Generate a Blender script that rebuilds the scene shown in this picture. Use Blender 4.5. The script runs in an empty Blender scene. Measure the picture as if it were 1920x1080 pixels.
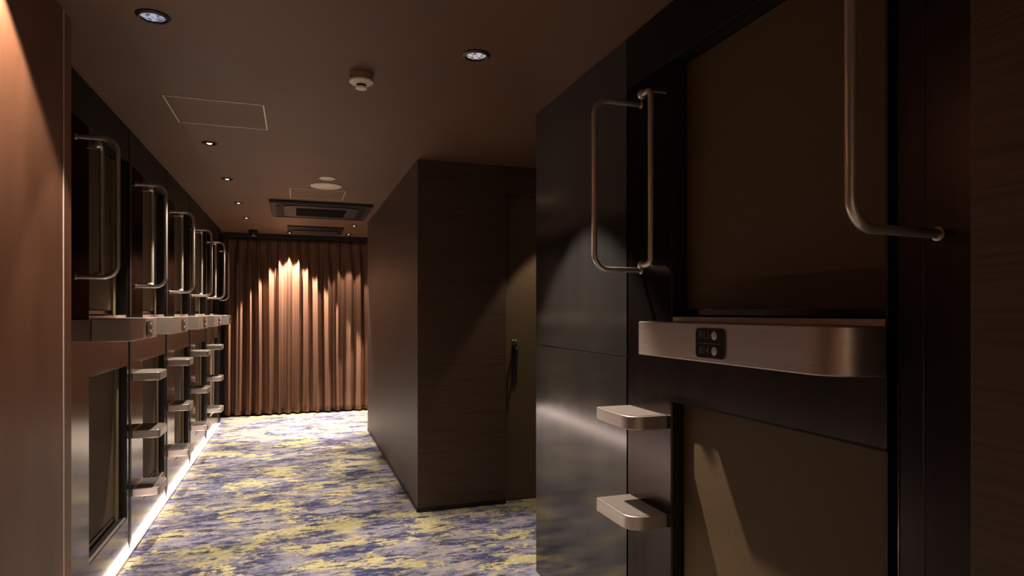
import bpy, bmesh, math, random
from mathutils import Vector, Matrix
random.seed(7)
PI = math.pi
SC = bpy.context.scene
COL = SC.collection

# ------------------------------------------------------------------ camera
CAM_H = 1.358
YAW = math.atan((960 - 556) / 1185.0)
cam_d = bpy.data.cameras.new('camera')
cam_d.sensor_width = 36.0
cam_d.lens = 36.0 * 1185 / 1920
cam_d.shift_y = 46 / 1920
cam_d.clip_start = 0.02
cam = bpy.data.objects.new('camera', cam_d)
COL.objects.link(cam)
cam.location = (0, 0, CAM_H)
cam.rotation_euler = (PI / 2, 0, -YAW)
SC.camera = cam

# ------------------------------------------------------------------ world, exposure
w = bpy.data.worlds.new('world')
SC.world = w
w.use_nodes = True
w.node_tree.nodes['Background'].inputs[0].default_value = (0.5, 0.35, 0.25, 1)
w.node_tree.nodes['Background'].inputs[1].default_value = 0.02
SC.view_settings.view_transform = 'Standard'
SC.view_settings.look = 'None'
SC.view_settings.gamma = 1.0
SC.view_settings.use_curve_mapping = False
SC.view_settings.exposure = 0.0
CEIL = 2.4

# key values of the lamps (used by their builders below): x, y, watts, half angle in degrees, lens glow, own light colour, label
WARM = (1.0, 0.84, 0.69)
LAMPS = [
    # left row, near to far
    (-0.477, 2.509, 16, 28, 0.55, (0.78, 0.76, 1.0), 'nearest downlight of the left ceiling row, with a bluish faceted lens'),
    (-0.506, 4.275, 190, 31, 5.0, WARM, 'ceiling downlight just behind the near square access panel outline'),
    (-0.510, 5.370, 200, 31, 5.0, WARM, 'ceiling downlight second behind the near access panel outline'),
    (-0.520, 6.511, 220, 31, 5.0, WARM, 'ceiling downlight third behind the near access panel outline'),
    (-0.521, 7.507, 240, 31, 5.0, WARM, 'farthest small downlight of the left ceiling row before the curtain'),
    # right side
    (0.688, 2.466, 225, 38, 0.55, (1.0, 0.86, 0.86), 'downlight with a faceted lens right of the smoke detector'),
    (0.653, 7.781, 260, 30, 5.0, WARM, 'small ceiling downlight right of the far ventilation grille'),
    (0.653, 8.640, 75, 34, 5.0, WARM, 'small ceiling downlight above the right half of the curtain'),
    (-0.085, 8.720, 640, 36, 5.0, WARM, 'small ceiling downlight above the brightest folds of the curtain'),
]
# lamps of the same fittings whose lenses are outside the frame or behind the centre block; the last is an added fill lamp
HIDDEN_LAMPS = [
    (-0.65, 1.95, 85, 50, 'downlight over the wood partition at the left edge'),
    (1.80, 3.97, 35, 33, 'downlight in the alcove before the door'),
    (1.35, 8.10, 260, 36, 'downlight behind the centre block'),
    (0.30, -0.95, 180, 45, 'added fill lamp behind the viewpoint'),  # unseen fill, added to brighten the near surfaces by bounce
]

# ------------------------------------------------------------------ materials
def nodes_mat(name):
    m = bpy.data.materials.new(name)
    m.use_nodes = True
    nt = m.node_tree
    b = nt.nodes['Principled BSDF']
    return m, nt, b

def grain_mat(name, c1, c2, scale, rough=0.5, metal=0.0, nscale=4.0, detail=5.0, bump=0.0, spec=0.5, lo=0.3, hi=0.7, rough_var=0.0, coat=0.0):
    m, nt, b = nodes_mat(name)
    tc = nt.nodes.new('ShaderNodeTexCoord')
    mp = nt.nodes.new('ShaderNodeMapping')
    mp.inputs['Scale'].default_value = scale
    n = nt.nodes.new('ShaderNodeTexNoise')
    n.inputs['Scale'].default_value = nscale
    n.inputs['Detail'].default_value = detail
    r = nt.nodes.new('ShaderNodeValToRGB')
    r.color_ramp.elements[0].position = lo
    r.color_ramp.elements[1].position = hi
    r.color_ramp.elements[0].color = (*c1, 1)
    r.color_ramp.elements[1].color = (*c2, 1)
    L = nt.links.new
    L(tc.outputs['Object'], mp.inputs['Vector'])
    L(mp.outputs['Vector'], n.inputs['Vector'])
    L(n.outputs['Fac'], r.inputs['Fac'])
    L(r.outputs['Color'], b.inputs['Base Color'])
    b.inputs['Roughness'].default_value = rough
    b.inputs['Metallic'].default_value = metal
    b.inputs['Specular IOR Level'].default_value = spec
    b.inputs['Coat Weight'].default_value = coat
    b.inputs['Coat Roughness'].default_value = 0.15
    if rough_var:
        mr = nt.nodes.new('ShaderNodeMapRange')
        mr.inputs['To Min'].default_value = rough - rough_var
        mr.inputs['To Max'].default_value = rough + rough_var
        L(n.outputs['Fac'], mr.inputs['Value'])
        L(mr.outputs['Result'], b.inputs['Roughness'])
    if bump:
        bp = nt.nodes.new('ShaderNodeBump')
        bp.inputs['Strength'].default_value = bump
        bp.inputs['Distance'].default_value = 0.002
        L(n.outputs['Fac'], bp.inputs['Height'])
        L(bp.outputs['Normal'], b.inputs['Normal'])
    return m

def emit_mat(name, col, strength, facets=False):
    m = bpy.data.materials.new(name)
    m.use_nodes = True
    nt = m.node_tree
    nt.nodes.remove(nt.nodes['Principled BSDF'])
    e = nt.nodes.new('ShaderNodeEmission')
    e.inputs[0].default_value = (*col, 1)
    e.inputs[1].default_value = strength
    if facets:
        tc = nt.nodes.new('ShaderNodeTexCoord')
        v = nt.nodes.new('ShaderNodeTexVoronoi')
        v.inputs['Scale'].default_value = 110
        r = nt.nodes.new('ShaderNodeValToRGB')
        r.color_ramp.elements[0].color = (*[c * 0.22 for c in col], 1)
        r.color_ramp.elements[1].color = (*col, 1)
        r.color_ramp.elements[0].position = 0.30
        r.color_ramp.elements[1].position = 0.62
        nt.links.new(tc.outputs['Object'], v.inputs['Vector'])
        nt.links.new(v.outputs['Color'], r.inputs['Fac'])
        nt.links.new(r.outputs['Color'], e.inputs[0])
    nt.links.new(e.outputs[0], nt.nodes['Material Output'].inputs[0])
    return m

def carpet_mat():
    m, nt, b = nodes_mat('patterned_carpet')
    L = nt.links.new
    tc = nt.nodes.new('ShaderNodeTexCoord')
    def noise(scale, det, rough, sx, sy, off=0.0, dist=0.0):
        mp = nt.nodes.new('ShaderNodeMapping')
        mp.inputs['Scale'].default_value = (sx, sy, 1)
        mp.inputs['Location'].default_value = (off, off * 0.7, 0)
        n = nt.nodes.new('ShaderNodeTexNoise')
        n.inputs['Scale'].default_value = scale
        n.inputs['Detail'].default_value = det
        n.inputs['Roughness'].default_value = rough
        n.inputs['Distortion'].default_value = dist
        L(tc.outputs['Object'], mp.inputs['Vector'])
        L(mp.outputs['Vector'], n.inputs['Vector'])
        return n.outputs['Fac']
    def ramp(src, p0, p1, c0=(0, 0, 0), c1=(1, 1, 1)):
        r = nt.nodes.new('ShaderNodeValToRGB')
        r.color_ramp.elements[0].position = p0
        r.color_ramp.elements[1].position = p1
        r.color_ramp.elements[0].color = (*c0, 1)
        r.color_ramp.elements[1].color = (*c1, 1)
        L(src, r.inputs['Fac'])
        return r.outputs['Color']
    def mix(f, a, c):
        x = nt.nodes.new('ShaderNodeMix')
        x.data_type = 'RGBA'
        L(f, x.inputs['Factor'])
        L(a, x.inputs['A'])
        L(c, x.inputs['B'])
        return x.outputs['Result']
    base = ramp(noise(3.0, 8, 0.78, 1.0, 2.0, 3.1), 0.43, 0.57, (0.046, 0.057, 0.138), (0.31, 0.295, 0.37))
    yel = ramp(noise(60, 2, 0.5, 0.6, 1.0, 9.0), 0.35, 0.65, (0.41, 0.36, 0.17), (0.60, 0.55, 0.33))
    ymask = ramp(noise(2.0, 10, 0.76, 1.0, 1.6, 14.3), 0.52, 0.533)
    out = mix(ymask, base, yel)
    speck = ramp(noise(15, 5, 0.75, 0.45, 1.5, 21.0), 0.55, 0.57)
    lite = nt.nodes.new('ShaderNodeRGB')
    lite.outputs[0].default_value = (0.42, 0.37, 0.26, 1)
    out = mix(speck, out, lite.outputs[0])
    dk = ramp(noise(12, 5, 0.75, 0.45, 1.5, 31.0), 0.555, 0.58)
    dark = nt.nodes.new('ShaderNodeRGB')
    dark.outputs[0].default_value = (0.06, 0.06, 0.10, 1)
    out = mix(dk, out, dark.outputs[0])
    L(out, b.inputs['Base Color'])
    b.inputs['Roughness'].default_value = 0.95
    b.inputs['Specular IOR Level'].default_value = 0.1
    bp = nt.nodes.new('ShaderNodeBump')
    bp.inputs['Strength'].default_value = 0.35
    bp.inputs['Distance'].default_value = 0.004
    L(noise(160, 2, 0.6, 1, 1), bp.inputs['Height'])
    L(bp.outputs['Normal'], b.inputs['Normal'])
    return m

M = {}
M['carpet'] = carpet_mat()
M['ceiling'] = grain_mat('brown_ceiling_paint', (0.128, 0.066, 0.034), (0.158, 0.083, 0.044), (1, 1, 1), 0.55, nscale=1.3, detail=3)
M['wood'] = grain_mat('dark_wood_horizontal_grain', (0.062, 0.035, 0.021), (0.108, 0.064, 0.040), (1.2, 1.2, 55), 0.5, nscale=2.2, detail=6, bump=0.15)
M['wood_red'] = grain_mat('reddish_wood_partition', (0.18, 0.075, 0.040), (0.27, 0.122, 0.070), (4, 4, 1.6), 0.42, nscale=1.4, detail=5)
M['steel'] = grain_mat('brushed_stainless_steel', (0.125, 0.105, 0.090), (0.15, 0.127, 0.109), (9, 9, 0.5), 0.17, 1.0, nscale=3, detail=2, rough_var=0.015)
M['steel_shaded'] = grain_mat('shaded_steel_sheet', (0.035, 0.029, 0.029), (0.045, 0.038, 0.038), (9, 9, 0.5), 0.28, 0.9, nscale=3, detail=2, spec=0.2)  # steel darkened to hold shade: upper right front and end panels
M['steel_dark'] = grain_mat('dark_and_shaded_steel', (0.115, 0.097, 0.094), (0.135, 0.115, 0.110), (9, 9, 0.5), 0.24, 1.0, nscale=3, detail=2, rough_var=0.015)  # dark steel of the right front; on left upper fronts, shade in the colour
M['steel_band'] = grain_mat('brushed_steel_shelf', (0.54, 0.47, 0.42), (0.62, 0.54, 0.49), (1.5, 1.5, 90), 0.38, 0.8, nscale=3, detail=3, rough_var=0.03)
M['tube'] = grain_mat('satin_steel_tube', (0.60, 0.53, 0.47), (0.66, 0.59, 0.53), (20, 20, 20), 0.34, 0.75, nscale=4)
M['dark_panel'] = grain_mat('dark_satin_metal_panel', (0.10, 0.095, 0.095), (0.135, 0.125, 0.12), (3, 3, 0.6), 0.14, 0.85, nscale=2, detail=3, rough_var=0.03)
M['black'] = grain_mat('black_rubber', (0.006, 0.005, 0.005), (0.012, 0.010, 0.010), (1, 1, 1), 0.5, nscale=8)
for key in ('steel_dark', 'steel_shaded'):
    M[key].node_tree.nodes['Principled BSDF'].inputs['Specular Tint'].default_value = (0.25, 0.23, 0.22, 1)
M['header'] = grain_mat('black_satin_header', (0.014, 0.011, 0.010), (0.020, 0.016, 0.014), (1, 1, 1), 0.45, nscale=5, spec=0.12)
M['body'] = grain_mat('black_capsule_shell', (0.010, 0.008, 0.008), (0.014, 0.012, 0.011), (1, 1, 1), 0.7, nscale=5)
M['screen'] = grain_mat('brown_roll_screen_fabric', (0.088, 0.053, 0.021), (0.108, 0.068, 0.029), (1, 1, 1), 0.7, nscale=180, detail=2, bump=0.05)
M['rail'] = grain_mat('bronze_guide_rail', (0.24, 0.19, 0.11), (0.28, 0.22, 0.13), (1, 1, 1), 0.4, 0.3, nscale=6)
M['tread'] = grain_mat('grey_non_slip_tread', (0.10, 0.085, 0.075), (0.19, 0.165, 0.145), (1, 1, 1), 0.75, nscale=260, detail=2, bump=0.3)
M['plate'] = grain_mat('black_glossy_label_plate', (0.012, 0.009, 0.008), (0.016, 0.012, 0.011), (1, 1, 1), 0.25, nscale=5)
M['print'] = grain_mat('dim_grey_print', (0.075, 0.065, 0.062), (0.085, 0.075, 0.070), (1, 1, 1), 0.5, nscale=5)
M['dot'] = grain_mat('pale_indicator', (0.52, 0.49, 0.46), (0.56, 0.53, 0.50), (1, 1, 1), 0.35, nscale=5)
M['cream'] = grain_mat('cream_plastic', (0.86, 0.74, 0.60), (0.90, 0.78, 0.64), (1, 1, 1), 0.45, nscale=6)
M['cream_dark'] = grain_mat('taupe_plastic', (0.30, 0.24, 0.20), (0.33, 0.27, 0.22), (1, 1, 1), 0.5, nscale=6)
M['line'] = grain_mat('pale_metal_trim', (0.90, 0.78, 0.65), (0.94, 0.82, 0.70), (1, 1, 1), 0.4, 0.3, nscale=6)
M['ac'] = grain_mat('dark_grey_plastic', (0.040, 0.037, 0.040), (0.048, 0.045, 0.048), (1, 1, 1), 0.5, nscale=6, spec=0.12)
M['ac_dark'] = grain_mat('black_grille_plastic', (0.009, 0.009, 0.010), (0.013, 0.013, 0.013), (1, 1, 1), 0.6, nscale=6, spec=0.12)
M['door'] = grain_mat('bronze_door_laminate', (0.135, 0.090, 0.048), (0.155, 0.105, 0.058), (1, 1, 1), 0.45, nscale=3)
M['curtain'] = grain_mat('brown_curtain_satin', (0.135, 0.062, 0.035), (0.170, 0.082, 0.047), (30, 30, 0.6), 0.55, nscale=3, detail=3)
M['plain'] = grain_mat('dark_brown_wall', (0.08, 0.055, 0.04), (0.10, 0.07, 0.05), (1, 1, 1), 0.6, nscale=2)
M['beige'] = grain_mat('beige_wall', (0.42, 0.33, 0.26), (0.46, 0.37, 0.30), (1, 1, 1), 0.7, nscale=2)
M['ring'] = grain_mat('dark_bronze_trim_ring', (0.020, 0.015, 0.014), (0.028, 0.022, 0.020), (1, 1, 1), 0.4, nscale=6)
M['led'] = emit_mat('led_glow', (1.0, 0.80, 0.74), 30.0)

# ------------------------------------------------------------------ mesh helpers
class MB:
    def __init__(self):
        self.bm = bmesh.new()
    def box(self, x0, x1, y0, y1, z0, z1):
        r = bmesh.ops.create_cube(self.bm, size=1.0)
        for v in r['verts']:
            v.co = Vector((x0 + (v.co.x + .5) * (x1 - x0), y0 + (v.co.y + .5) * (y1 - y0), z0 + (v.co.z + .5) * (z1 - z0)))
        return self
    def prism(self, pts, axis, a0, a1):
        """closed 2D outline extruded along 'x','y' or 'z'"""
        def mk(p, t):
            return {'z': (p[0], p[1], t), 'y': (p[0], t, p[1]), 'x': (t, p[0], p[1])}[axis]
        b = [self.bm.verts.new(mk(p, a0)) for p in pts]
        t = [self.bm.verts.new(mk(p, a1)) for p in pts]
        n = len(pts)
        self.bm.faces.new(b)
        self.bm.faces.new(t)
        for i in range(n):
            self.bm.faces.new((b[i], b[(i + 1) % n], t[(i + 1) % n], t[i]))
        return self
    def tube(self, pts, r, seg=14, cap=True):
        pts = [Vector(p) for p in pts]
        rings = []
        up = None
        for i, p in enumerate(pts):
            d = (pts[min(i + 1, len(pts) - 1)] - pts[max(i - 1, 0)]).normalized()
            if up is None:
                up = d.orthogonal().normalized()
            up = (up - d * up.dot(d)).normalized()
            sd = d.cross(up)
            rr = r[i] if isinstance(r, (list, tuple)) else r
            rings.append([self.bm.verts.new(p + (up * math.cos(2 * PI * k / seg) + sd * math.sin(2 * PI * k / seg)) * rr) for k in range(seg)])
        for a, c in zip(rings, rings[1:]):
            for k in range(seg):
                self.bm.faces.new((a[k], a[(k + 1) % seg], c[(k + 1) % seg], c[k]))
        if cap:
            self.bm.faces.new(rings[0])
            self.bm.faces.new(rings[-1])
        return self
    def lathe(self, prof, c=(0, 0, 0), seg=40, axis='z', cap=True):
        """profile of (radius, height) pairs"""
        rings = []
        for r, h in prof:
            ring = []
            for k in range(seg):
                a = 2 * PI * k / seg
                x, y = max(r, 1e-5) * math.cos(a), max(r, 1e-5) * math.sin(a)
                v = {'z': (x, y, h), 'y': (x, h, y), 'x': (h, x, y)}[axis]
                ring.append(self.bm.verts.new(Vector(c) + Vector(v)))
            rings.append(ring)
        for a, b in zip(rings, rings[1:]):
            for k in range(seg):
                self.bm.faces.new((a[k], a[(k + 1) % seg], b[(k + 1) % seg], b[k]))
        if cap:
            self.bm.faces.new(rings[0])
            self.bm.faces.new(rings[-1])
        return self
    def build(self, name, mat, parent=None, smooth=False, bevel=0.0, bseg=2, loc=None):
        bmesh.ops.recalc_face_normals(self.bm, faces=self.bm.faces)
        me = bpy.data.meshes.new(name)
        self.bm.to_mesh(me)
        self.bm.free()
        me.materials.append(mat)
        if smooth:
            for p in me.polygons:
                p.use_smooth = True
            me.set_sharp_from_angle(angle=math.radians(35))
        o = bpy.data.objects.new(name, me)
        COL.objects.link(o)
        if parent is not None:
            o.parent = parent
        if loc is not None:
            o.location = loc
        if bevel:
            bv = o.modifiers.new('bevel', 'BEVEL')
            bv.width = bevel
            bv.segments = bseg
            bv.limit_method = 'ANGLE'
            bv.angle_limit = math.radians(40)
        return o

def rrect(x0, x1, y0, y1, r, seg=6):
    """rounded rectangle outline; r = radii at (x0,y0),(x1,y0),(x1,y1),(x0,y1)"""
    if not isinstance(r, (list, tuple)):
        r = (r,) * 4
    out = []
    for (cx, cy, sx, sy, rr, a0) in ((x0, y0, 1, 1, r[0], PI), (x1, y0, -1, 1, r[1], 1.5 * PI), (x1, y1, -1, -1, r[2], 0), (x0, y1, 1, -1, r[3], .5 * PI)):
        if rr <= 0:
            out.append((cx, cy))
            continue
        n = max(2, seg)
        for k in range(n + 1):
            a = a0 + .5 * PI * k / n
            out.append((cx + sx * rr + rr * math.cos(a), cy + sy * rr + rr * math.sin(a)))
    return out

def bend(pts, r, n=8):
    """polyline with rounded corners"""
    P = [Vector(p) for p in pts]
    out = [P[0]]
    for i in range(1, len(P) - 1):
        a = (P[i - 1] - P[i]).normalized()
        b = (P[i + 1] - P[i]).normalized()
        ang = a.angle(b)
        d = r / math.tan(ang / 2)
        c = P[i] + (a + b).normalized() * (r / math.sin(ang / 2))
        s, e = P[i] + a * d, P[i] + b * d
        for k in range(n + 1):
            t = k / n
            v = (s - c).lerp(e - c, t).normalized() * r
            out.append(c + v)
    out.append(P[-1])
    return out

def tag(o, label, cat, group=None):
    o['label'] = label
    o['category'] = cat
    if group:
        o['group'] = group
    return o

def thing(name, label, cat, loc=(0, 0, 0), rz=0.0, group=None):
    o = bpy.data.objects.new(name, None)
    o.empty_display_size = 0.1
    COL.objects.link(o)
    o.location = loc
    o.rotation_euler = (0, 0, rz)
    return tag(o, label, cat, group)

def struct(o):
    o['kind'] = 'structure'
    return o

def copy_tree(o, parent=None, skip=()):
    c = o.copy()
    COL.objects.link(c)
    c.parent = parent
    for ch in list(o.children):
        if ch.name.split('.')[0] not in skip:
            copy_tree(ch, c, skip)
    return c

# ------------------------------------------------------------------ the room
XL, XR = -0.90, 1.19          # fronts of the capsule rows
struct(MB().box(-1.7, 2.9, -1.7, 9.4, -0.06, 0).build('floor', M['carpet']))
struct(MB().box(-1.7, 2.9, -1.7, 9.4, CEIL, CEIL + 0.06).build('ceiling', M['ceiling']))
struct(MB().box(-1.75, -1.65, -1.7, 9.4, 0, CEIL).build('wall_left', M['plain']))
struct(MB().box(2.6, 2.7, -1.7, 9.4, 0, CEIL).build('wall_right', M['plain']))
struct(MB().box(-1.65, 2.6, 9.2, 9.3, 0, CEIL).build('wall_back', M['plain']))
struct(MB().box(-1.65, 2.6, -1.7, -1.6, 0, CEIL).build('wall_front', M['beige']))
# wood partitions beside the camera
struct(MB().box(-1.10, -0.76, -1.6, 2.64, 0, CEIL).build('wall_left_partition', M['wood_red']))
struct(MB().box(-0.7605, -0.757, 1.556, 1.566, 0, CEIL).build('trim_1', M['line']))
struct(MB().box(-0.7605, -0.758, 2.556, 2.562, 0, CEIL).build('trim_2', M['line']))
struct(MB().box(1.05, 1.42, -1.6, 0.741, 0, CEIL).build('wall_right_partition', M['wood']))
# block in the middle with a door in its front
struct(MB().box(0.778, 1.41, 4.267, 7.45, 0.0, CEIL).build('wall_center', M['wood']))
struct(MB().box(1.41, 2.6, 4.267, 4.42, 2.20, CEIL).box(2.27, 2.6, 4.267, 4.42, 0, 2.20).box(1.41, 2.6, 4.42, 7.45, 0, CEIL).build('wall_center_recess', M['wood']))
struct(MB().box(0.774, 0.778, 4.263, 7.45, 0, 0.03).box(0.774, 1.41, 4.263, 4.267, 0, 0.03).build('baseboard_center', M['black']))
door = struct(MB().box(1.413, 2.267, 4.325, 4.365, 0.006, 2.197).build('door_1', M['door']))
hp = MB().prism(rrect(1.475, 1.508, 0.84, 1.13, 0.008), 'y', 4.312, 4.3255).build('handle_plate', M['black'], door, bevel=0.003)
MB().tube(bend([(1.492, 4.318, 1.10), (1.492, 4.268, 1.10), (1.478, 4.268, 0.86), (1.478, 4.318, 0.86)], 0.02), 0.010).build('pull_handle', M['black'], door, smooth=True)
for zx in (1.480, 1.502):
    MB().lathe([(0.006, 0), (0.007, -0.006), (0.004, -0.009)], (zx, 4.326, 1.155), 16, 'y').build('lock_screw', M['dot'], door, smooth=True)

# dark metal wall panel past the right-hand capsule
pn = thing('metal_wall_panel', 'tall dark satin metal panel between the right capsule and the alcove', 'wall panel', (XR, 2.125, 0))
MB().box(0, 0.03, 0, 0.975, 0.0, 1.187).build('lower_panel', M['dark_panel'], pn, bevel=0.0015)
MB().box(0, 0.03, 0, 0.975, 1.190, CEIL - 0.002).build('upper_panel', M['dark_panel'], pn, bevel=0.0015)
MB().box(0.031, 0.60, 0, 0.975, 0.0, CEIL - 0.002).build('core', M['body'], pn)

# ------------------------------------------------------------------ capsule units
# local frame: x runs to the right along the front (0 = left edge of the opening), -y comes out of the front, z up
STEP_TOPS = (1.01, 0.675, 0.34)
PIL = 0.30

def loop_handle(parent, s, out, z0=1.512, z1=2.115, ds=0.0, r=0.0098):
    pts = bend([(s, 0.0, z0), (s + ds, -out, z0), (s + ds, -out, z1), (s, 0.0, z1)], 0.055, 10)
    h = MB().tube(pts, r).build('grab_handle', M['tube'], parent, smooth=True)
    for z in (z0, z1):
        MB().lathe([(0.014, 0.0), (0.014, -0.004), (0.010, -0.006)], (s, 0.0, z), 24, 'y').build('flange', M['tube'], h, smooth=True)

def make_unit(label, w, tail, loc, rz, steps, loop_out, band0, group, bar=True, text=None, steel='steel', shelf_out=0.16, pc=0.425, rail=True):
    root = thing('sleeping_capsule', label, 'capsule bed', loc, rz, group)
    H = CEIL - 0.002
    e = w + tail - 0.035
    # steel front with two openings
    fr = MB()
    up = MB()
    up.box(-PIL, 0, 0, 0.03, 1.3255, 2.2045)
    fr.box(-PIL, 0, 0, 0.03, 0, 1.325)
    fr.box(0, w, 0, 0.03, 0, 0.20)
    fr.box(0, w, 0, 0.03, 1.062, 1.325)
    MB().box(-PIL, w + max(tail - 0.035, 0), -0.001, 0.03, 2.205, H).build('header_panel', M['header'], root)
    if e > w:
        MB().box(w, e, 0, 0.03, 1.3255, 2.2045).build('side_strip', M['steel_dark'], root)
        fr.box(w, e, 0, 0.03, 0, 1.325)
    fr.build('lower_front', M[steel], root)
    up.build('upper_front', M['steel_dark' if steel == 'steel' else 'steel_shaded'], root)  # same sheet as the lower front; darker copy paints in its shade
    if tail > 0.03:
        MB().box(e, w + tail, -0.004, 0.03, 0, H).build('joint_strip', M['black'], root)
    MB().box(-PIL, w + tail, 0.125, 0.55, 0, H).build('shell', M['body'], root)
    # openings
    for nm, z0, z1, dep in (('upper', 1.325, 2.205, 0.062), ('lower', 0.20, 1.062, 0.048)):
        j = MB()
        j.box(-0.012, 0, 0.03, 0.125, z0 - 0.012, z1 + 0.012)
        j.box(w, w + 0.012, 0.03, 0.125, z0 - 0.012, z1 + 0.012)
        j.box(0, w, 0.03, 0.125, z1, z1 + 0.012)
        j.box(0, w, 0.03, 0.125, z0 - 0.012, z0)
        # black edging just inside the steel
        j.box(0, 0.006, 0.002, 0.03, z0, z1)
        j.box(w - 0.006, w, 0.002, 0.03, z0, z1)
        j.build('opening_liner', M['black'], root)
        sw = w - (0.085 if rail else 0.004)
        sc = MB().box(0.004, sw, dep, dep + 0.006, z0 + 0.045, z1 - 0.004).build('roll_screen', M['screen'], root)
        MB().box(0.004, sw, dep - 0.008, dep + 0.012, z0 + 0.022, z0 + 0.045).build('bottom_bar', M['steel'], sc, bevel=0.003)
        if rail:
            MB().box(w - 0.072, w - 0.012, dep - 0.012, dep + 0.03, z0 + 0.004, z1 - 0.004).build('guide_rail', M['rail'], root, bevel=0.002)
        MB().box(0.0, w, 0.004, 0.016, z0 - 0.001, z0 + (0.019 if nm == 'upper' else 0.011)).build('sill_strip', M['steel_band'], root, bevel=0.002)
        MB().box(0.0, w, 0.017, 0.046, z0, z0 + 0.009).build('sill_track', M['black'], root)
    # thin pale edge over the openings
    MB().box(0, w, -0.002, 0.0, 2.203, 2.207).build('upper_edge', M['steel'], root)
    MB().box(0, w, -0.002, 0.0, 1.060, 1.065).build('lower_edge', M['steel'], root)
    # shelf band
    MB().prism(rrect(band0, w, -shelf_out, 0.0, (0.004, 0.085, 0, 0), 10), 'z', 1.222, 1.329).build('shelf', M['steel_band'], root, smooth=True, bevel=0.003, bseg=3)
    # number plate
    so = shelf_out
    pl = MB().prism(rrect(pc - 0.062, pc + 0.062, 1.234, 1.315, 0.012), 'y', -so - 0.0045, -so + 0.0005).build('number_plate', M['plate'], root, bevel=0.0015)
    MB().box(pc - 0.048, pc + 0.05, -so - 0.0052, -so - 0.0040, 1.2735, 1.2752).build('divider', M['print'], pl)
    for z in (1.296, 1.2545):
        MB().lathe([(0.0115, 0), (0.0115, -0.0020), (0.009, -0.0030)], (pc + 0.022, -so - 0.0035, z), 24, 'y').build('indicator', M['dot'], pl, smooth=True)
    if text:
        for tx, z in zip(text, (1.296, 1.2545)):
            cu = bpy.data.curves.new('numeral', 'FONT')
            cu.body = tx
            cu.size = 0.030
            cu.extrude = 0.0003
            cu.align_x = 'CENTER'
            cu.align_y = 'CENTER'
            tmp = bpy.data.objects.new('tmp', cu)
            COL.objects.link(tmp)
            dg = bpy.context.evaluated_depsgraph_get()
            me = bpy.data.meshes.new_from_object(tmp.evaluated_get(dg))
            bpy.data.objects.remove(tmp)
            me.materials.clear()
            me.materials.append(M['print'])
            t = bpy.data.objects.new('numeral', me)
            COL.objects.link(t)
            t.parent = pl
            t.location = (pc - 0.022, -so - 0.0049, z)
            t.rotation_euler = (PI / 2, 0, 0)
    # steps
    if steps:
        for zt in STEP_TOPS:
            st = MB().prism(rrect(-0.275, -0.018, -0.145, 0.0, (0.016, 0.062, 0, 0), 8), 'z', zt - 0.047, zt).build('step', M['steel_band'], root, smooth=True, bevel=0.004, bseg=3)
            MB().prism(rrect(-0.265, -0.028, -0.135, -0.012, (0.010, 0.052, 0, 0), 8), 'z', zt - 0.002, zt + 0.0012).build('tread', M['tread'], st)
    loop_handle(root, -0.19, loop_out)
    if bar:
        z0, z1 = 1.522, 2.112
        b = MB().tube(bend([(-0.085, -0.058, z0), (-0.03, -0.058, z0), (-0.03, -0.058, z1), (-0.085, -0.058, z1)], 0.022, 8), 0.0098).build('grab_bar', M['tube'], root, smooth=True)
        for z in (z0, z1):
            MB().lathe([(0.004, -0.010), (0.012, -0.009), (0.0165, -0.003), (0.0165, 0.006), (0.010, 0.010)], (-0.088, -0.058, z), 20, 'x').build('end_cap', M['tube'], b, smooth=True)
            MB().tube([(-0.03, 0.0, z - 0.006), (-0.03, -0.055, z - 0.006)], 0.004, 10).build('standoff', M['tube'], b, smooth=True)
    return root

GL = 'steel capsule fronts along the left wall'
PITCH = 1.0705
LEFT0 = 3.365
u1 = make_unit('nearest capsule front on the left wall, without steps, beside the wood partition', 0.69, 0.08, (XL, LEFT0, 0), PI / 2, False, 0.16, 0.03, GL)
u2 = make_unit('second capsule front from the wood partition, nearest one with three steel steps', 0.69, 0.08, (XL, LEFT0 + PITCH, 0), PI / 2, True, 0.16, 0.03, GL)
for k, lab in ((2, 'third capsule front from the wood partition on the left wall'),
               (3, 'fourth capsule front from the wood partition on the left wall'),
               (4, 'farthest capsule front on the left wall, beside the brown curtain')):
    c = copy_tree(u2)
    c.location = (XL, LEFT0 + PITCH * k, 0)
    c['label'] = lab

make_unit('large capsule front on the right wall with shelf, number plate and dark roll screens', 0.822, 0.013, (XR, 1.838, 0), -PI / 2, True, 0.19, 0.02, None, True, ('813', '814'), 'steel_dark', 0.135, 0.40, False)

# end panels that carry one more grab handle each
def end_panel(label, loc, rz, width, out, s, ds):
    root = thing('end_panel', label, 'panel', loc, rz)
    MB().box(0, width, 0, 0.03, 0, CEIL - 0.002).build('steel_sheet', M['steel_shaded'], root)
    MB().box(0, width, 0.031, 0.55, 0, CEIL - 0.002).build('shell', M['body'], root)
    MB().box(0.0, 0.003, -0.0015, 0, 0, 1.215).build('edge_strip', M['steel'], root)
    MB().box(0.055, 0.059, -0.0008, 0, 0, CEIL - 0.002).build('seam', M['black'], root)
    loop_handle(root, s, out, ds=ds)
    return root
end_panel('dark steel end panel at right with a grab handle beside the wood partition', (XR, 0.9895, 0), -PI / 2, 0.29, 0.245, 0.088, 0.02)
end_panel('narrow steel end panel past the last left capsule, in front of the curtain', (XL, LEFT0 - PIL + PITCH * 5 + 0.001, 0), PI / 2, 0.25, 0.10, 0.11, 0.0)

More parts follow.
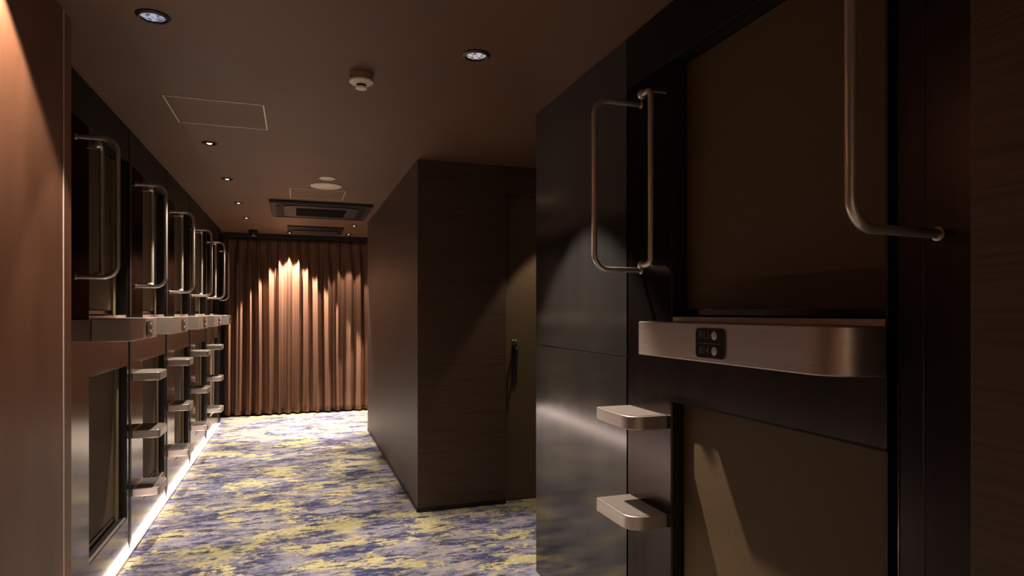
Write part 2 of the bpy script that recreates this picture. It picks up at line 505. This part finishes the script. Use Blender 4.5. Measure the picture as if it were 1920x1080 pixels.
# glowing strip along the foot of the left row
led = thing('led_strip', 'glowing white light strip on the floor along the left capsules', 'light strip', (XL, 2.66, 0))
MB().box(0.001, 0.022, 0, 5.72, 0.0, 0.012).build('channel', M['line'], led)
MB().box(0.004, 0.020, 0.005, 5.715, 0.0125, 0.020).build('diffuser', M['led'], led)

# ------------------------------------------------------------------ curtain
def curtain():
    bm = bmesh.new()
    x0, x1 = -0.895, 1.75
    n, nz = 900, 34
    z0, z1 = 0.022, 2.345
    rnd = random.Random(3)
    pts = []
    # knots of the folds: irregular widths
    xs, acc = [], 0.0
    while acc < x1 - x0 + 0.3:
        wv = rnd.uniform(0.105, 0.155)
        xs.append((acc, wv, rnd.uniform(0.8, 1.2), rnd.uniform(-0.5, 0.5)))
        acc += wv
    def fold(u):
        for a, wv, am, ph in xs:
            if u < a + wv:
                return (u - a) / wv, am, ph
        return 0.0, 1.0, 0.0
    rows = []
    for j in range(nz + 1):
        t = j / nz
        z = z0 + (z1 - z0) * t
        row = []
        for i in range(n + 1):
            u = (x1 - x0) * i / n
            uu = u + 0.012 * math.sin(u * 9 + t * 2.2) * (1 - t)
            f, am, ph = fold(max(uu, 0))
            # deep soft fold low down, pinched pleat at the top
            soft = 0.5 - 0.5 * math.cos(2 * PI * f)
            soft = soft ** (0.9 + 0.3 * ph) + 0.16 * math.sin(4 * PI * f + ph * 3)
            pinch = math.exp(-((f - 0.5) / 0.13) ** 2)
            k = max(0.0, min(1.0, (t - 0.80) / 0.16))
            k = k * k * (3 - 2 * k)
            y = -(0.085 * am * soft * (1 - k) * (0.8 + 0.2 * (1 - t)) + 0.05 * pinch * k)
            row.append(bm.verts.new((x0 + u, y, z)))
        rows.append(row)
    for a, b in zip(rows, rows[1:]):
        for i in range(n):
            bm.faces.new((a[i], a[i + 1], b[i + 1], b[i]))
    me = bpy.data.meshes.new('pleated_curtain')
    bm.to_mesh(me)
    bm.free()
    me.materials.append(M['curtain'])
    for p in me.polygons:
        p.use_smooth = True
    o = bpy.data.objects.new('pleated_curtain', me)
    COL.objects.link(o)
    o.location = (0, 9.0, 0)
    sol = o.modifiers.new('thickness', 'SOLIDIFY')
    sol.thickness = 0.003
    return tag(o, 'floor length pleated brown curtain closing the far end of the corridor', 'curtain')
curtain()
tag(MB().box(-0.895, 1.75, 8.955, 9.02, 2.345, CEIL - 0.001).build('curtain_rail', M['black'], bevel=0.004), 'black curtain rail along the ceiling over the brown curtain', 'curtain rail')

# ------------------------------------------------------------------ ceiling fittings
def spot(name, x, y, z, watts, half, col, parent, blend=0.22, size=0.018):
    l = bpy.data.lights.new(name, 'SPOT')
    l.energy = watts
    l.color = col
    l.spot_size = math.radians(2 * half)
    l.spot_blend = blend
    l.shadow_soft_size = size
    o = bpy.data.objects.new(name, l)
    COL.objects.link(o)
    o.parent = parent
    o.location = (0, 0, z)
    return o

def downlight(x, y, watts, half, glow, col, label, faceted=False, r=0.044):
    root = thing('downlight', label, 'ceiling light', (x, y, CEIL), 0, 'recessed ceiling downlights')
    MB().lathe([(r * 0.86, -0.0005), (r * 1.16, -0.0005), (r * 1.20, -0.004), (r * 1.0, -0.010), (r * 0.90, -0.008)], (0, 0, 0), 40, cap=False).build('trim_ring', M['ring'], root, smooth=True)
    lm = emit_mat('lens_glow', col, glow, faceted)
    k = 0.88 if faceted else 0.42
    if not faceted:
        MB().lathe([(r * 0.91, -0.006), (r * 0.70, -0.002), (r * 0.40, -0.0008)], (0, 0, 0), 32, cap=False).build('reflector', M['steel_dark'], root, smooth=True)
    MB().lathe([(r * k, -0.0006), (r * k, -0.003), (r * k * 0.57, -0.0075), (0.0, -0.009)], (0, 0, 0), 14 if faceted else 32).build('lens', lm, root, smooth=not faceted)
    spot('lamp', x, y, -0.016, watts, half, WARM, root)
    return root

for (x, y, wt, ha, gl, cl, lab) in LAMPS:
    near = y < 3.0
    downlight(x, y, wt, ha, gl, cl, lab, near, 0.046 if near else 0.036)
for (x, y, wt, ha, lab) in HIDDEN_LAMPS:
    downlight(x, y, wt, ha, 5.0, WARM, lab)

def access_panel(x0, x1, y0, y1, label):
    root = thing('access_panel', label, 'access panel', ((x0 + x1) / 2, (y0 + y1) / 2, CEIL), 0)
    a, b, q = (x1 - x0) / 2, (y1 - y0) / 2, 0.006
    f = MB().box(-a, a, -b, -b + q, -0.003, -0.0003).box(-a, a, b - q, b, -0.003, -0.0003)
    f.box(-a, -a + q, -b + q, b - q, -0.003, -0.0003).box(a - q, a, -b + q, b - q, -0.003, -0.0003)
    f.build('frame', M['line'], root)
    MB().box(-a + q, a - q, -b + q, b - q, -0.002, -0.0003).build('hatch', M['ceiling'], root)
access_panel(-0.609, -0.155, 3.402, 3.856, 'near square ceiling access panel outlined by a thin pale frame')
access_panel(-0.055, 0.402, 5.605, 6.072, 'far ceiling access panel with thin pale frame, next to the air conditioner')

sd = thing('smoke_detector', 'cream smoke detector on the brown ceiling', 'smoke detector', (0.268, 2.83, CEIL))
MB().lathe([(0.050, -0.0004), (0.050, -0.024), (0.047, -0.026)], seg=48).build('base', M['cream_dark'], sd, smooth=True)
MB().lathe([(0.046, -0.026), (0.052, -0.029), (0.052, -0.036), (0.040, -0.044), (0.030, -0.046)], seg=48).build('cover', M['cream'], sd, smooth=True)
MB().lathe([(0.021, -0.046), (0.021, -0.055)], seg=32).build('sensor_slots', M['ac_dark'], sd, smooth=True)
MB().lathe([(0.024, -0.055), (0.026, -0.058), (0.024, -0.064), (0.012, -0.067)], seg=40).build('sensor_cap', M['cream'], sd, smooth=True)

tag(MB().lathe([(0.125, -0.0004), (0.125, -0.006), (0.118, -0.010), (0.0, -0.011)], seg=56).build('ceiling_speaker', M['cream'], smooth=True, loc=(0.230, 5.405, CEIL)), 'large round cream disc on the ceiling before the air conditioner', 'ceiling speaker')
tag(MB().lathe([(0.062, -0.0004), (0.062, -0.006), (0.056, -0.010), (0.030, -0.011), (0.026, -0.015), (0.0, -0.015)], seg=48).build('ceiling_sensor', M['cream'], smooth=True, loc=(0.225, 5.085, CEIL)), 'small round cream disc on the ceiling in front of the large disc', 'ceiling sensor')

# air conditioner cassette
ac = thing('air_conditioner', 'dark square ceiling air conditioner with rounded air slots', 'air conditioner', (0.232, 6.68, CEIL))
A = 0.475
MB().prism(rrect(-A, A, -A, A, 0.02), 'z', -0.022, -0.0004).build('panel', M['ac'], ac, bevel=0.006)
f = MB().box(-A + .01, A - .01, -A + .01, -A + .035, -0.03, -0.0225).box(-A + .01, A - .01, A - .035, A - .01, -0.03, -0.0225)
f.box(-A + .01, -A + .035, -A + .035, A - .035, -0.03, -0.0225).box(A - .035, A - .01, -A + .035, A - .035, -0.03, -0.0225)
f.build('rim', M['ac'], ac, bevel=0.004)
MB().prism(rrect(-0.425, 0.425, -0.425, 0.425, 0.15, 10), 'z', -0.0245, -0.0222).build('air_outlet', M['ac_dark'], ac)
for k in range(4):
    a = k * PI / 2
    fl = MB().prism(rrect(-0.27, 0.27, -0.412, -0.382, 0.014), 'z', -0.029, -0.0248).build('flap', M['ac_dark'], ac, bevel=0.002)
    fl.rotation_euler = (0, 0, a)
gr = MB().prism(rrect(-0.355, 0.355, -0.355, 0.355, 0.10, 8), 'z', -0.034, -0.0248).build('center_panel', M['ac'], ac, bevel=0.006)
g = MB().box(-0.235, 0.235, -0.235, 0.235, -0.036, -0.0342)
for k in range(15):
    y = -0.225 + k * 0.032
    g.box(-0.235, 0.235, y, y + 0.008, -0.041, -0.0362)
g.build('intake_grille', M['ac_dark'], gr)

# linear ventilation grille
vt = thing('ceiling_vent', 'dark rectangular ventilation grille on the ceiling near the curtain', 'ceiling vent', (0.225, 8.33, CEIL))
MB().prism(rrect(-0.33, 0.33, -0.33, 0.33, 0.015), 'z', -0.014, -0.0004).build('frame', M['ac_dark'], vt, bevel=0.004)
MB().box(-0.27, 0.27, -0.02, 0.26, -0.026, -0.0142).build('air_flap', M['ac'], vt, bevel=0.006)

# dome fixture before the curtain
dm = thing('ceiling_camera', 'small dark dome fixture hanging from the ceiling left before the curtain', 'camera', (-0.52, 8.62, CEIL))
MB().lathe([(0.055, -0.0004), (0.055, -0.03), (0.050, -0.034)], seg=32).build('mount', M['ac_dark'], dm, smooth=True)
MB().lathe([(0.050, -0.034), (0.048, -0.055), (0.036, -0.078), (0.016, -0.090), (0.0, -0.092)], seg=32).build('dome', M['plate'], dm, smooth=True)
